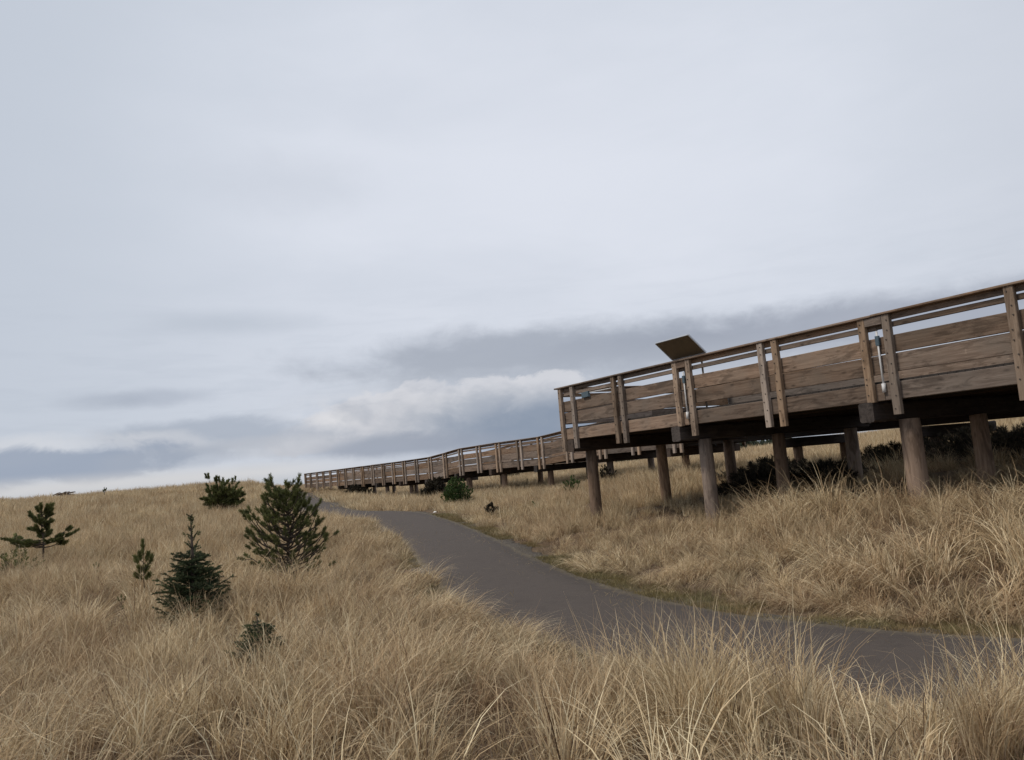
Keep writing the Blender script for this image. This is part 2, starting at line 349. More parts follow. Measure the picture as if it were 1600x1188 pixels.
# ------------------------------------------------------------------ the lie of the land
def nrm(a): a = np.array(a, float); return a/np.linalg.norm(a)
edge_px = [(1560, 1003, -2.0), (1400, 987, -2.0), (1250, 975, -2.0), (1100, 955, -2.0), (1000, 932, -2.0), (900, 900, -2.0), (830, 870, -1.98),
           (760, 835, -1.88), (710, 815, -1.72), (660, 800, -1.55), (600, 798, -1.47), (556, 799, -1.43), (520, 786.5, -1.34), (498, 777, -1.2), (486, 771.5, -1.0)]
edge = [atz(*e) for e in edge_px]
edge = [np.array([9.5, 5.6, -2.0]), np.array([6.6, 6.55, -2.0])] + edge
edge = [np.array([24., 3.2, -1.9]), np.array([15., 4.4, -2.0])] + edge + [np.array([-21.2, 72.5, -.62]), np.array([-25., 84., -.6])]
E_ = np.array(edge)
def smooth_line(P, n=400, it=3):
    d = np.r_[0, np.cumsum(np.linalg.norm(np.diff(P[:, :2], axis=0), axis=1))]
    s = np.linspace(0, d[-1], n); Q = np.stack([np.interp(s, d, P[:, k]) for k in range(3)], 1)
    for _ in range(it):
        K = np.hanning(17); K /= K.sum(); Qp = np.pad(Q, ((8, 8), (0, 0)), mode='reflect', reflect_type='odd')
        Q = np.stack([np.convolve(Qp[:, k], K, 'valid') for k in range(3)], 1)
    return Q
ER = smooth_line(E_, 420, 2)
tg = np.gradient(ER[:, :2], axis=0); tg /= np.linalg.norm(tg, axis=1)[:, None]
left = np.stack([-tg[:, 1], tg[:, 0]], 1)          # travelling away from the camera: left side of path
PW = 2.3
PC = ER.copy(); PC[:, :2] += left*PW/2

CP = [(0, 0, -1.62), (0, 3, -1.62), (-3, 4, -1.62), (3, 3, -1.62), (-6, 6, -1.72), (0, 6, -1.80), (2.6, 4.8, -1.72), (5, 4.2, -1.7), (8, 3, -1.75), (-2, 8, -1.85), (-5, 11, -1.95), (-9, 12, -1.9), (-4, 14, -1.92),
      (-13, 22, -1.85), (-7, 25, -1.75), (-8, 31, -1.6), (-16, 42, -1.3), (-30, 40, -.85), (-12, 18, -1.9), (-20, 30, -1.4), (-22, 55, -.75), (-12, 50, -1.15),
      (-41, 60, .28), (-31, 61, .16), (-24, 62, .02), (-20, 66, -.28), (-55, 50, .5), (-48, 78, -.3), (-60, 100, -1.0), (-22, 95, -1.2), (-20.5, 74, -.56), 
      (1.9, 21.3, -1.78), (4.1, 17.5, -1.78), (6.6, 13.3, -1.24), (4.2, 22.6, -1.42), (6.2, 18.4, -1.38), (8.8, 14, -1.0), (5.5, 9.5, -1.82), (7, 11, -1.38), (11, 13.5, -.85), (8.7, 9.6, -1.38), (5.4, 14.6, -1.42),
      (12, 8.5, -1.4), (16, 12, -.95), (4.1, 32.5, -1.0), (6.6, 28.5, -1.05), (1.8, 36.4, -1.4), (-1, 40, -1.5), (-3, 44, -1.6), (-5, 48, -1.75), (-9, 54, -1.75), (-12.5, 60, -1.7), (-16.3, 66, -1.15), (0, 28, -1.6), (-3, 34, -1.55),
      (1.5, 25, -1.75), (19, 42, -.15), (26, 42, .1), (36, 44, .3), (20, 30, -.5), (12, 34, -.85), (16, 24, -.9), (45, 80, -.5), (0, 60, -1.1), (10, 100, -1.4), (30, 30, -.1), (60, 40, .2), (90, 120, -1.8), (0, 200, -2.4), (-120, 200, -2.2),
      (200, 300, -2.5), (-200, 60, -.8), (-100, 20, -1.2), (0, -20, -1.8), (-30, -20, -1.8), (40, -20, -1.8), (0, -200, -2.2), (250, 0, -1.9), (-9, 3, -1.7), (-16, 8, -1.75), (-30, 14, -1.5)]
CP = np.array(CP, float)
def warp_(P): r = np.hypot(P[:, 0], P[:, 1]); k = np.arcsinh(r/5)/np.maximum(r, 1e-6); return P[:, :2]*k[:, None]
def phi(r2): return .5*r2*np.log(r2+1e-12)
WPc = warp_(CP); nC = len(CP)
A_ = np.zeros((nC+3, nC+3)); D2 = ((WPc[:, None]-WPc[None])**2).sum(-1)
A_[:nC, :nC] = phi(D2) + np.eye(nC)*.004; A_[:nC, nC] = 1; A_[:nC, nC+1:] = WPc; A_[nC, :nC] = 1; A_[nC+1:, :nC] = WPc.T
SOL = np.linalg.solve(A_, np.r_[CP[:, 2], 0, 0, 0])
def vnoise(x, y, s, seed):
    x = x*s+seed*17.3; y = y*s+seed*9.1; xi = np.floor(x); yi = np.floor(y); fx = x-xi; fy = y-yi
    h = lambda a, b: np.modf(np.abs(np.sin(a*127.1+b*311.7+seed)*43758.5453))[0]
    fx = fx*fx*(3-2*fx); fy = fy*fy*(3-2*fy)
    return (h(xi, yi)*(1-fx)+h(xi+1, yi)*fx)*(1-fy)+(h(xi, yi+1)*(1-fx)+h(xi+1, yi+1)*fx)*fy
def path_near(P):
    """signed distance to path centre line (left positive) and path height there"""
    d = np.empty(len(P)); z = np.empty(len(P)); s = np.empty(len(P))
    for i in range(0, len(P), 4000):
        q = P[i:i+4000, :2]; D = ((q[:, None]-PC[None, :, :2])**2).sum(-1); j = D.argmin(1)
        d[i:i+4000] = np.sqrt(D[np.arange(len(q)), j]); z[i:i+4000] = PC[j, 2]
        s[i:i+4000] = np.sign(((q-PC[j, :2])*left[j]).sum(1))
    return d, z, s
def height(P):
    P = np.atleast_2d(np.asarray(P, float))[:, :2]; Wp = warp_(P); z = np.empty(len(P))
    for i in range(0, len(P), 8000):
        q = Wp[i:i+8000]; z[i:i+8000] = phi(((q[:, None]-WPc[None])**2).sum(-1))@SOL[:nC] + SOL[nC] + q@SOL[nC+1:]
    z = np.clip(z, -3, .7); r = np.hypot(P[:, 0], P[:, 1])
    z = z + (1-np.clip((r-250)/400, 0, 1))*0 - np.clip((r-300)/1500, 0, 1)*2
    d, pz, s = path_near(P)
    bumps = (vnoise(P[:, 0], P[:, 1], .55, 1)-.5)*.22 + (vnoise(P[:, 0], P[:, 1], 1.6, 2)-.5)*.09
    k = np.clip((d-1.55)/1.6, 0, 1); k = k*k*(3-2*k)
    return (pz-.06)*(1-k) + (z+bumps*np.clip((d-1.6)/1.2, 0, 1))*k
def H(x, y): return float(height([(x, y)])[0])
xs = np.r_[-np.geomspace(16.4, 1500, 46)[::-1], np.arange(-16, 16.01, .3), np.geomspace(16.4, 1500, 46)]
ys = np.r_[-np.geomspace(6, 400, 14)[::-1], np.arange(-5.6, 36.01, .3), np.geomspace(36.5, 2600, 60)]
GX, GY = np.meshgrid(xs, ys); P = np.stack([GX.ravel(), GY.ravel()], 1); Z = height(P)
nx, ny = len(xs), len(ys); idx = np.arange(nx*ny).reshape(ny, nx)
F = np.stack([idx[:-1, :-1], idx[:-1, 1:], idx[1:, 1:], idx[1:, :-1]], -1).reshape(-1, 4)
o = np_obj('ground', np.c_[P, Z], F, M_GROUND, smooth=True); tag(o, 'sandy ground under the dry dune grass, reaching the horizon', 'ground', kind='structure')

def ribbon(name, off_l, off_r, dz, mat, jitter=0, skirt=.08):
    n = len(PC); V = []; nl = 5
    for i in range(n):
        jl = jitter*(math.sin(i*.9)*.5+math.sin(i*2.3+1)*.5+random.uniform(-.4, .4)); jr = jitter*(math.sin(i*.7+2)*.5+math.sin(i*2.9)*.5+random.uniform(-.4, .4))
        for k in range(nl):
            f = k/(nl-1); o_ = (off_l+jl)*(1-f)-(off_r+jr)*f; crown = .02*(1-(2*f-1)**2)
            V.append((PC[i, 0]+left[i, 0]*o_, PC[i, 1]+left[i, 1]*o_, PC[i, 2]+dz+crown))
        a, b_ = V[-nl], V[-1]
        V.insert(len(V)-nl, (a[0]+left[i, 0]*.05, a[1]+left[i, 1]*.05, a[2]-skirt)); V.append((b_[0]-left[i, 0]*.05, b_[1]-left[i, 1]*.05, b_[2]-skirt))
    V = np.array(V); q = np.arange(n*(nl+2)).reshape(n, nl+2)
    F = np.stack([q[:-1, :-1], q[:-1, 1:], q[1:, 1:], q[1:, :-1]], -1).reshape(-1, 4)
    ed = np.tile(np.array([1, .95, .05, 0, .05, .95, 1]), n); return np_obj(name, V, F[:, ::-1], mat, smooth=True, attrs={'edge': ed})
tag(ribbon('gravel_shoulder', PW/2+.22, PW/2+.35, -.03, M_GRAVEL, .16, .1), 'dark gravel shoulder along both edges of the path', 'gravel', kind='structure')
tag(ribbon('path', PW/2, PW/2, .0, M_PATH, .018, .05), 'curving grey-brown asphalt path through the dune grass', 'path', kind='structure')

# ------------------------------------------------------------------ boardwalks
P0 = np.array([1.515, 20.745]); dv = np.array([math.cos(1.042), -math.sin(1.042)]); nv = np.array([math.sin(1.042), math.cos(1.042)])
BASE = -1.7
def W(t, w_): q = P0 + dv*t + nv*w_; return q
def hb(t, w_): q = W(t, w_); return H(q[0], q[1])
def board_set(parent, a, b, za, zb, k, side, seg=4, axis=0, warp=.006, rim=True, cap=(.05, .10)):
    """rail boards from a to b (t,w); za,zb = cap top; k = vertical scale"""
    mat = (WX, WY)[axis]; off = side*.019
    def P_(q, z): return (q[0] + (off if axis else 0), q[1] + (0 if axis else off), z)
    for nm, top, ht, wp in (('rail_board', .04, .10, .003), ('rail_board', .168, .09, .004), ('rail_board', .392, .288, .006), ('rail_board', .702, .297, .008)):
        jt = random.uniform(-.006, .006); jb = random.uniform(-.006, .006)
        mb = MB(); c = (top+ht/2)*k
        mb.beam(P_(a, za-c+jt-BASE), P_(b, zb-c+jb-BASE), .038, ht*k*random.uniform(.97, 1.0), seg, wp)
        mb.build(nm, mat, parent)
    if rim:
        mb = MB(); c = (1.15+.143)*k
        q = (off*1.0, 0) if axis else (0, off)
        mb.beam((a[0]+q[0], a[1]+q[1], za-c-BASE), (b[0]+q[0], b[1]+q[1], zb-c-BASE), .045, .286*k, seg, .002); mb.build('rim_board', mat, parent)
def caprail(parent, a, b, za, zb, side, axis=0):
    mb = MB(); q = -side*.03
    mb.beam((a[0]+(q if axis else 0), a[1]+(0 if axis else q), za-.019-BASE), (b[0]+(q if axis else 0), b[1]+(0 if axis else q), zb-.019-BASE), .185, .038, 5, .003)
    mb.build('cap_rail', (WX, WY)[axis], parent)
def post(parent, t_, w_, ztop, zbot, wx=.135, wy=.09, bolts=True):
    mb = MB(); mb.beam((t_, w_, zbot-BASE), (t_, w_, ztop-BASE), wx if True else 0, wy, 2, .004, .008, up=(0, 1, 0))
    if bolts:
        for i in range(9):
            z = zbot+.12+(ztop-zbot-.2)*i/8 + random.uniform(-.03, .03); x = t_+random.choice((-.03, .03))*random.uniform(.5, 1)
            for s in (-1,):
                mb.tube([(x, w_+s*(wy/2+.012), z-BASE), (x, w_+s*(wy/2-.004), z-BASE)], .011, 6, 1)
    return mb.build('post', [WZ, M_BOLT], parent)
def pile(parent, t_, w_, ztop, r, lean=0.0):
    zb = hb(t_, w_)-.5; n = 7; pts = []; rad = []
    lx, ly = random.uniform(-.02, .02)+lean, random.uniform(-.02, .02)
    for i in range(n):
        f = i/(n-1); z = zb+(ztop-zb)*f; pts.append((t_+lx*(f-1), w_+ly*(f-1), z-BASE)); rad.append(r*(1.05-.08*f)*random.uniform(.985, 1.015))
    mb = MB(); mb.tube(pts, rad, 18); mb.build('pile', WP, parent, True)
def bent(parent, t_, w0, w1, ztop, piles, bw=.30, bh=.34):
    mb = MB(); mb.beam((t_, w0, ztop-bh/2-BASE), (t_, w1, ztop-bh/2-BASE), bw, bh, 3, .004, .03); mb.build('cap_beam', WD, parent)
    for tp, wp, r in piles: pile(parent, tp, wp, ztop-bh+.01, r)

# --- near viewing platform
near = empty('viewing_platform', (P0[0], P0[1], BASE), -1.042)
tag(near, 'large raised timber viewing platform on round piles, nearest the path, with a boarded railing', 'platform')
ZT = 1.984; T0 = -.46; T1 = 16.3; WW = 6.3
spans = [T0, 4.45, 9.15, 13.8, T1]
for a, b_ in zip(spans[:-1], spans[1:]):
    board_set(near, (a+.004, 0), (b_-.004, 0), ZT, ZT, 1, 1, 6)
    caprail(near, (a-(.12 if a == T0 else -.003), 0), (b_-.003, 0), ZT, ZT, 1)
    board_set(near, (a+.004, WW), (b_-.004, WW), ZT, ZT, 1, -1, 6)
    caprail(near, (a-(.12 if a == T0 else -.003), WW), (b_-.003, WW), ZT, ZT, -1)
board_set(near, (T0-.022, .05), (T0-.022, WW/2-.004), ZT-.002, ZT-.002, 1, 1, 4, 1)
board_set(near, (T0-.022, WW/2+.004), (T0-.022, WW-.05), ZT-.002, ZT-.002, 1, 1, 4, 1)
caprail(near, (T0, .08), (T0, WW-.08), ZT, ZT, 1, 1)
pairs = [(-.39, .19, 0), (1.99, 2.29, 0), (4.24, 4.66, 1), (6.70, 7.05, 0), (8.93, 9.38, 1), (11.32, 11.62, 0), (13.6, 14.02, 1), (15.9, 16.2, 0)]
PO = -.047
for a, b_, bt in pairs:
    za = ZT-.04
    post(near, a, PO, za, .535 if bt else (.24 if a < 0 else .31)); post(near, b_, PO, za, .30)
    post(near, a, WW+.047, za, .31, bolts=False); post(near, b_, WW+.047, za, .31, bolts=False)
    if bt:
        mb = MB(); mb.beam((a+.07, PO, ZT-.115-BASE), (b_-.07, PO, ZT-.115-BASE), .085, .14, 1); mb.build('blocking', WX, near)
        mid = (a+b_)/2+.03; mb = MB(); mb.tube([(mid-.02, -.03, ZT-.28-BASE), (mid-.02, -.03, .72-BASE)], .017, 8); cp = mb.build('conduit_pipe', M_WHITE, near, True); cp['label'] = 'white vertical conduit pipe between the paired posts'
        mb = MB(); mb.tube([(mid-.02, -.03, .83-BASE), (mid-.02, -.03, .68-BASE)], .033, 10)
        mb.build('pipe_fitting', M_WHITE, cp, True)
        mb = MB(); mb.beam((mid-.02, -.03, ZT-.52-BASE), (mid-.02, -.03, ZT-.36-BASE), .07, .05, 1, up=(0, 1, 0)); mb.build('lamp_fitting', M_BOX, cp)
for w_ in (2.0, 2.3, 4.3, 4.6): 
    mb = MB(); mb.beam((T0-.092, w_, .31-BASE), (T0-.092, w_, ZT-.04-BASE), .09, .135, 1, 0, .008, up=(0, 1, 0)); mb.build('post', WZ, near)
mb = MB()
x = T0+.02
while x < T1:
    mb.beam((x+.068, .055, ZT-1.15+.020-BASE), (x+.068, WW-.055, ZT-1.15+.020-BASE), .134, .038, 1, 0, .004); x += .140
mb.build('deck', WD, near)  # dark boards paint the shadow line above the rim
for w_ in (.35, .95, 1.55, 2.2, 2.85, 3.5, 4.15, 4.8, 5.4, 5.95):
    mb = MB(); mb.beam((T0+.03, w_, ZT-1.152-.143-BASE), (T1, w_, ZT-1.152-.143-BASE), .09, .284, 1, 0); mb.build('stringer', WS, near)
for tb, dt in ((-.15, .0), (4.1, .12), (8.83, .28), (13.5, .3)):
    front_t = tb+dt
    bent(near, tb, -.10 if tb > 0 else -.02, WW+.1, ZT-1.438, [(front_t, .62, .155 if tb < 5 else .17), (tb+.1, 3.0, .15), (tb+.15, 5.6, .16)], .27, .33)
# scuppers / spacer blocks in the gap over the deck edge
for a in (.9, 3.3, 5.6, 6.1, 7.9, 10.2, 10.7, 12.4):
    for w_ in (WW-.03,):
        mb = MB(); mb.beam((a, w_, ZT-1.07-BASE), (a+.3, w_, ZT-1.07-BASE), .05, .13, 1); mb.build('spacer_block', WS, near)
mb = MB(); mb.beam((.62, -.035, ZT-.335-BASE), (.92, -.035, ZT-.325-BASE), .06, .15, 1, 0, .01); jb = mb.build('junction_box', M_BOX, near); jb['label'] = 'blue-grey junction box beside the platform corner'
mb = MB(); mb.tube([(.92, -.02, ZT-.29-BASE), (1.98, -.02, ZT-.30-BASE)], .012, 8); mb.build('conduit_pipe', M_WHITE, near, True)

# --- sign on the platform rail
c0 = W(4.14, 0); sg = empty('interpretive_sign', (c0[0], c0[1], ZT), -1.042)
tag(sg, 'tilted brown rectangular sign panel seen from its underside, on the platform railing', 'sign')
def sp(t_, f, h=0): return (t_, .0-.45*f, .035+.375*f+h)
nz = Vector((0, .375, .45)).normalized()
def panel(name, t0, t1, f0, f1, lo, hi, mat):
    q = [Vector(sp(t0, f0)), Vector(sp(t1, f0)), Vector(sp(t1, f1)), Vector(sp(t0, f1))]
    V = [v+nz*lo for v in q]+[v+nz*hi for v in q]
    return mesh_obj(name, V, [(0, 1, 2, 3), (7, 6, 5, 4), (0, 4, 5, 1), (1, 5, 6, 2), (2, 6, 7, 3), (3, 7, 4, 0)], mat, sg)
panel('panel', .012, 1.028, .02, .98, -.004, .012, M_SIGN)
panel('sign_face', .012, 1.028, .02, .98, .0125, .016, M_FACE)
for a in ((-.012, .012, -.0, 1.0), (1.028, 1.052, -.0, 1.0)): panel('frame_edge', *a, -.012, .02, M_FRAME)
panel('frame_edge', .0125, 1.0275, -.02, .019, -.012, .02, M_FRAME); panel('frame_edge', .0125, 1.0275, .981, 1.01, -.012, .02, M_FRAME)
for tt in (.25, .79):
    mb = MB(); mb.tube([(tt, .10, -.03), (tt, .02, .075)], .018, 8); mb.tube([(tt, .10, -1.1), (tt, .10, -.03)], .022, 8); mb.build('bracket', M_STEEL, sg, True)

# --- far ramp
far = empty('ramp_boardwalk', (P0[0], P0[1], BASE), -1.042)
tag(far, 'long sloping timber boardwalk ramp receding behind the viewing platform to the far dune', 'boardwalk')
prof = [(-56.5, .82), (-46, .85), (-31.7, .885), (-27.4, .92), (-24.9, 1.07), (-22.9, 1.20), (-18.4, 1.24), (-14.2, 1.245), (-12.2, 1.36), (-9.6, 1.49), (16.3, 1.50)]
pt = [p[0] for p in prof]; pz = [p[1] for p in prof]
def zf(t_): return float(np.interp(t_, pt, pz))
FW, FB, KF = 7.9, 11.2, .95
pst = [-56.3, -54.5, -52.4, -50.4, -48.3, -46.2, -44.2, -42.2, -40.0, -37.75, -35.6, -33.6, -31.6, -29.5, -27.3, -25.1, -22.95, -20.7, -18.5, -16.3, -14.3, -11.9, -9.4, -7.2, -4.75, -2.4, 0, 2.4, 4.8, 7.2, 9.6, 12.0]
nodes_ = sorted(set([-56.5]+pst[2:-1:2]+[-24.9, -12.2, 13.0]))
nodes_ = [q for i, q in enumerate(nodes_)]
for a, b_ in zip(nodes_[:-1], nodes_[1:]):
    if a < -4.8: board_set(far, (a+.003, FW), (b_-.003, FW), zf(a), zf(b_), KF, 1, 2); caprail(far, (a-.003, FW), (b_-.0, FW), zf(a), zf(b_), 1)
    board_set(far, (a+.003, FB), (b_-.003, FB), zf(a), zf(b_), KF, -1, 1, rim=a < -4.8)
    caprail(far, (a-.003, FB), (b_, FB), zf(a), zf(b_), -1)
    z0, z1 = zf(a)-1.09*KF-.02-BASE, zf(b_)-1.09*KF-.02-BASE
    mb = MB(); wd = FB-FW-.10; mc = (FW+FB)/2; mb.beam((a, mc, z0), (b_, mc, z1), wd, .038, 1, 0, .004); mb.build('deck', WY, far)
    for w_ in (FW+.5, mc, FB-.5):
        mb = MB(); mb.beam((a, w_, z0-.155), (b_, w_, z1-.155), .09, .27, 1, 0); mb.build('stringer', WS, far)
for i, t_ in enumerate(pst):
    for s in (-.19, .19) if t_ < -4.5 else ():
        z = zf(t_+s)-.04; post(far, t_+s, FW-.047, z, z-1.40*KF-(.13 if i % 2 else .18), bolts=False)
    z = zf(t_)-.04; post(far, t_, FB+.047, z, z-1.40*KF-(.12 if t_ < -4.5 else -.2), bolts=False)
for t_ in (-5.25, -10.0, -14.8, -19.4, -23.7, -28.0, -32.4, -37.0, -41.5, -46, 0, 4.6, 9.3):
    z = zf(t_)-1.44*KF-.005
    bent(far, t_, FW-.12, FB+.2, z, [(t_, FW+.72, .15), (t_+.05, FB-.35, .15)], .27, .30)

# ------------------------------------------------------------------ conifers and shrubs
def needle_tuft(out, p, d, length, nl, cnt, wid, spread, tint):
    """needles round a shoot from p along d"""
    d = d/np.linalg.norm(d); a = np.cross(d, [.3, .2, .93]); a /= np.linalg.norm(a); b_ = np.cross(d, a)
    s = rng.random(cnt)**.8; ph = rng.random(cnt)*6.283; sp_ = spread*(1-.45*s)*rng.uniform(.7, 1.25, cnt)
    rd = np.cos(ph)[:, None]*a+np.sin(ph)[:, None]*b_
    nd = d[None]*np.cos(sp_)[:, None] + rd*np.sin(sp_)[:, None]
    ln = nl*rng.uniform(.7, 1.15, cnt); root = p[None]+d[None]*(s*length)[:, None]
    side = np.cross(nd, rng.normal(size=(cnt, 3))); side /= np.linalg.norm(side, axis=1)[:, None]; side *= wid/2
    tip = root+nd*ln[:, None]; midp = root+nd*(ln*.55)[:, None]
    out[0].append(np.stack([root-side*.6, root+side*.6, midp+side, tip, midp-side], 1).reshape(-1, 3)[:, :])
    tt = np.clip(tint+rng.normal(0, .16, cnt), 0, 1); out[1].append(np.repeat(tt, 5)); out[2] += cnt
def finish_foliage(name, out, mat, parent):
    V = np.concatenate(out[0]); T = np.concatenate(out[1]); n = len(V)//5; b_ = np.arange(n)[:, None]*5
    F = np.concatenate([b_+np.array([[0, 1, 2, 4]])]); F2 = b_+np.array([[4, 2, 3, 3]])
    F2 = b_+np.array([[4, 2, 3]])
    me = bpy.data.meshes.new(name)
    me.vertices.add(len(V)); me.vertices.foreach_set('co', V.astype(np.float32).ravel())
    li = np.concatenate([F.ravel(), F2.ravel()]).astype(np.int32); me.loops.add(len(li)); me.loops.foreach_set('vertex_index', li)
    me.polygons.add(2*n); me.polygons.foreach_set('loop_start', np.concatenate([np.arange(n)*4, n*4+np.arange(n)*3]).astype(np.int32))
    me.materials.append(mat); me.update(calc_edges=True)
    a = me.attributes.new('tint', 'FLOAT', 'POINT'); a.data.foreach_set('value', T.astype(np.float32))
    o = bpy.data.objects.new(name, me); col.objects.link(o); o.parent = parent; return o
def pine(name, loc, h, branches, label, cat='tree', group=None, shoot=.16, nl=.075, cnt=90, wid=.0055, mat=None, lead=.25, tr=.03, twigs=3, sub=True):
    """branches: (height fraction, azimuth deg, length m, rise 0..1)"""
    root = empty(name, loc, 0); tag(root, label, cat, group)
    mb = MB(); out = [[], [], 0]; wob = [(random.uniform(-.02, .02)*h, random.uniform(-.02, .02)*h) for _ in range(6)]
    def tp(f): 
        k = f*5; i = min(4, int(k)); g_ = k-i
        return np.array([wob[i][0]*(1-g_)+wob[i+1][0]*g_, wob[i][1]*(1-g_)+wob[i+1][1]*g_, h*f])
    mb.tube([tp(f)-(0, 0, .15 if f == 0 else 0) for f in (0, .2, .4, .6, .8, .97)], [tr*(1-.8*f) for f in (0, .2, .4, .6, .8, .97)], 8)
    top = tp(.97); needle_tuft(out, tp(1-lead*.9/h if lead < h else .5), np.array([0, 0, 1.]), lead, nl, int(cnt*1.6), wid, .75, .55)
    for hf, az, ln, rise in branches:
        p = tp(hf); a = R(az); d0 = np.array([math.cos(a), math.sin(a), 0]); n = 6; pts = [p]
        for i in range(1, n+1):
            f = i/n; pts.append(p + d0*ln*(f-.18*rise*f*f) + np.array([0, 0, 1])*ln*rise*(.25*f+.75*f**2.0) + rng.normal(0, .012*ln, 3))
        r0 = min(tr*.55, .012+.014*ln); mb.tube(pts, [r0*(1-.75*i/n) for i in range(n+1)], 6)
        e = pts[-1]; dd = pts[-1]-pts[-2]; dd = dd/np.linalg.norm(dd)
        needle_tuft(out, e-dd*shoot*.7, dd+np.array([0, 0, .35*rise]), shoot, nl, cnt, wid, .85, random.uniform(.35, .7))
        for k in range(twigs if ln > .2 else 1):
            i = random.choice((2, 3, 4, 5)) if ln > .2 else 4; q = pts[i]; sa = a+random.choice((-1, 1))*random.uniform(.4, 1.2)
            td = np.array([math.cos(sa), math.sin(sa), random.uniform(.2, 1.2)*max(.4, rise)]); td /= np.linalg.norm(td)
            tl = ln*random.uniform(.15, .38); e2 = q+td*tl; mb.tube([q, q+td*tl*.5, e2], [.006, .005, .003], 5)
            td2 = td+np.array([0, 0, .4*rise]); needle_tuft(out, e2-td*shoot*.5, td2, shoot*random.uniform(.7, 1.1), nl, int(cnt*.85), wid, .85, random.uniform(.2, .65))
    mb.build('trunk', M_BARK, root, True); finish_foliage('crown', out, mat or M_PINE, root); return root
def spruce(name, loc, h, rad, label, cat='tree', group=None, cnt=46, wid=.0045, nl=.022, base=.06, sparse=.72, whorls=17, pertop=None):
    root = empty(name, loc, 0); tag(root, label, cat, group); mb = MB(); out = [[], [], 0]
    mb.tube([(0, 0, -.1), (.01, 0, h*.3), (0, .01, h*.6), (.0, 0, h*.98)], [.035*h, .028*h, .015*h, .005], 8)
    for i in range(whorls):
        f = base+(1-base)*(i/(whorls-1))**1.05; f = min(f, .95); bare = f > sparse
        r = rad*(float(np.interp(f, [0, .1, .3, sparse, sparse+.02, .85, 1], [.9, 1, .9, .42, .22, .12, .07]))); nb = 5 if bare else int(14*(1.1-f))
        if bare and i % 2: continue
        for j in range(nb):
            a = 6.283*j/nb+random.uniform(-.35, .35)+i*.7; ln = r*random.choice((.65, .85, 1, 1.05, 1.25))*random.uniform(.85, 1.1); d0 = np.array([math.cos(a), math.sin(a), 0.])
            p = np.array([0, 0, h*(f+random.uniform(-.03, .03))]); n = 5 if not bare else 3; rise = random.uniform(.0, .55)+.7*bare
            pts = [p+d0*ln*q/n+np.array([0, 0, 1])*ln*(rise*(q/n)**1.7-.10*(q/n)) for q in range(n+1)]
            mb.tube(pts, [.007*(1-.7*q/n)+.001 for q in range(n+1)], 5)
            tn = random.uniform(.15, .6)
            for q in range(n):
                dd = pts[q+1]-pts[q]; L_ = np.linalg.norm(dd)
                needle_tuft(out, pts[q], dd, L_, nl, int(cnt*L_/.06*.6)+6, wid, 1.0, tn+(.25 if q == n-1 else 0))
                if bare: continue
                for s in (-1, 1):
                    if q == 0 and ln < .15: continue
                    tl = ln*(1-q/n)*random.uniform(.3, .5)+.03; sa = a+s*random.uniform(.6, 1.0); td = np.array([math.cos(sa), math.sin(sa), random.uniform(-.15, .4)])
                    needle_tuft(out, pts[q+1]-dd*.3, td, tl, nl, int(cnt*tl/.06*.6)+6, wid, 1.0, tn)
    needle_tuft(out, np.array([0, 0, h*.80]), np.array([0, 0, 1.]), h*.18, nl*.8, 50, wid, .8, .6)
    if pertop:
        for a in (0, 2.1, 4.0): needle_tuft(out, np.array([0, 0, h*.93]), np.array([math.cos(a)*.6, math.sin(a)*.6, 1.]), .06, .045, 34, wid, .9, .95)
        for a in (0.2, 3.0): needle_tuft(out, np.array([math.cos(a)*.08, math.sin(a)*.08, h*.80]), np.array([math.cos(a)*.7, math.sin(a)*.7, 1.]), .06, .04, 34, wid, .9, .95)
    mb.build('trunk', M_BARK, root, True); finish_foliage('crown', out, M_SPRUCE, root); return root
def ground_at(px, py, Y): q = at(px, py, Y); return (q[0], q[1], H(q[0], q[1]))
def bush(name, loc, rx, rz, n, mat, label, cat='shrub', group=None, leaf=.05, wid=.02, stems=14):
    root = empty(name, loc, 0); tag(root, label, cat, group); mb = MB(); out = [[], [], 0]; npt = 16 if mat is not M_BRAMBLE_SHADE else 34
    for i in range(stems):
        a = random.uniform(0, 6.283); q = random.uniform(.2, 1)**.6; e = np.array([math.cos(a)*rx*q, math.sin(a)*rx*q, rz*(1-.55*q*q)*random.uniform(.75, 1.1)])
        mb.tube([(0, 0, -.1), tuple(e*.5*np.array([.7, .7, 1.2])), tuple(e)], [.014, .009, .004], 5)
    for i in range(n):
        a = random.uniform(0, 6.283); q = random.uniform(0, 1)**.5; lob = .8+.3*math.sin(a*3+1)+random.uniform(-.12, .12)
        z = rz*(1-.6*q*q)*random.uniform(.15, 1.05); p = np.array([math.cos(a)*rx*q*lob, math.sin(a)*rx*q*lob, z]); d = p+np.array([0, 0, .6*rz]); 
        needle_tuft(out, p, d, leaf*1.6, leaf, npt, wid, 1.0, random.uniform(.1, .9))
    mb.build('stems', M_BARK, root, True); finish_foliage('leaves', out, mat, root); return root

random.seed(21)
# big bushy pine
g0 = ground_at(452, 900, 14.2)
br = []
for k in range(78):
    hf = .06+.82*(k/63)**.95; az = k*137.5+random.uniform(-20, 20); ln = float(np.interp(hf, [.05, .3, .5, .7, .9], [.66, .84, .82, .60, .34]))
    br.append((hf, az, ln*random.uniform(.72, 1.12), random.uniform(.25, .6)+.45*hf))
br += [(.42, 2, .66, .8), (.28, -8, .86, .55), (.10, 5, .80, .3), (.2, 180, .8, .45), (.45, 176, .72, .9), (.62, 170, .55, 1.1), (.6, 10, .5, 1.2)]
pine('pine_tree', g0, 1.60, br, 'largest bushy young pine with upswept tufted branches, left of the path', shoot=.12, nl=.075, cnt=125, tr=.04, twigs=3, lead=.2, wid=.006)
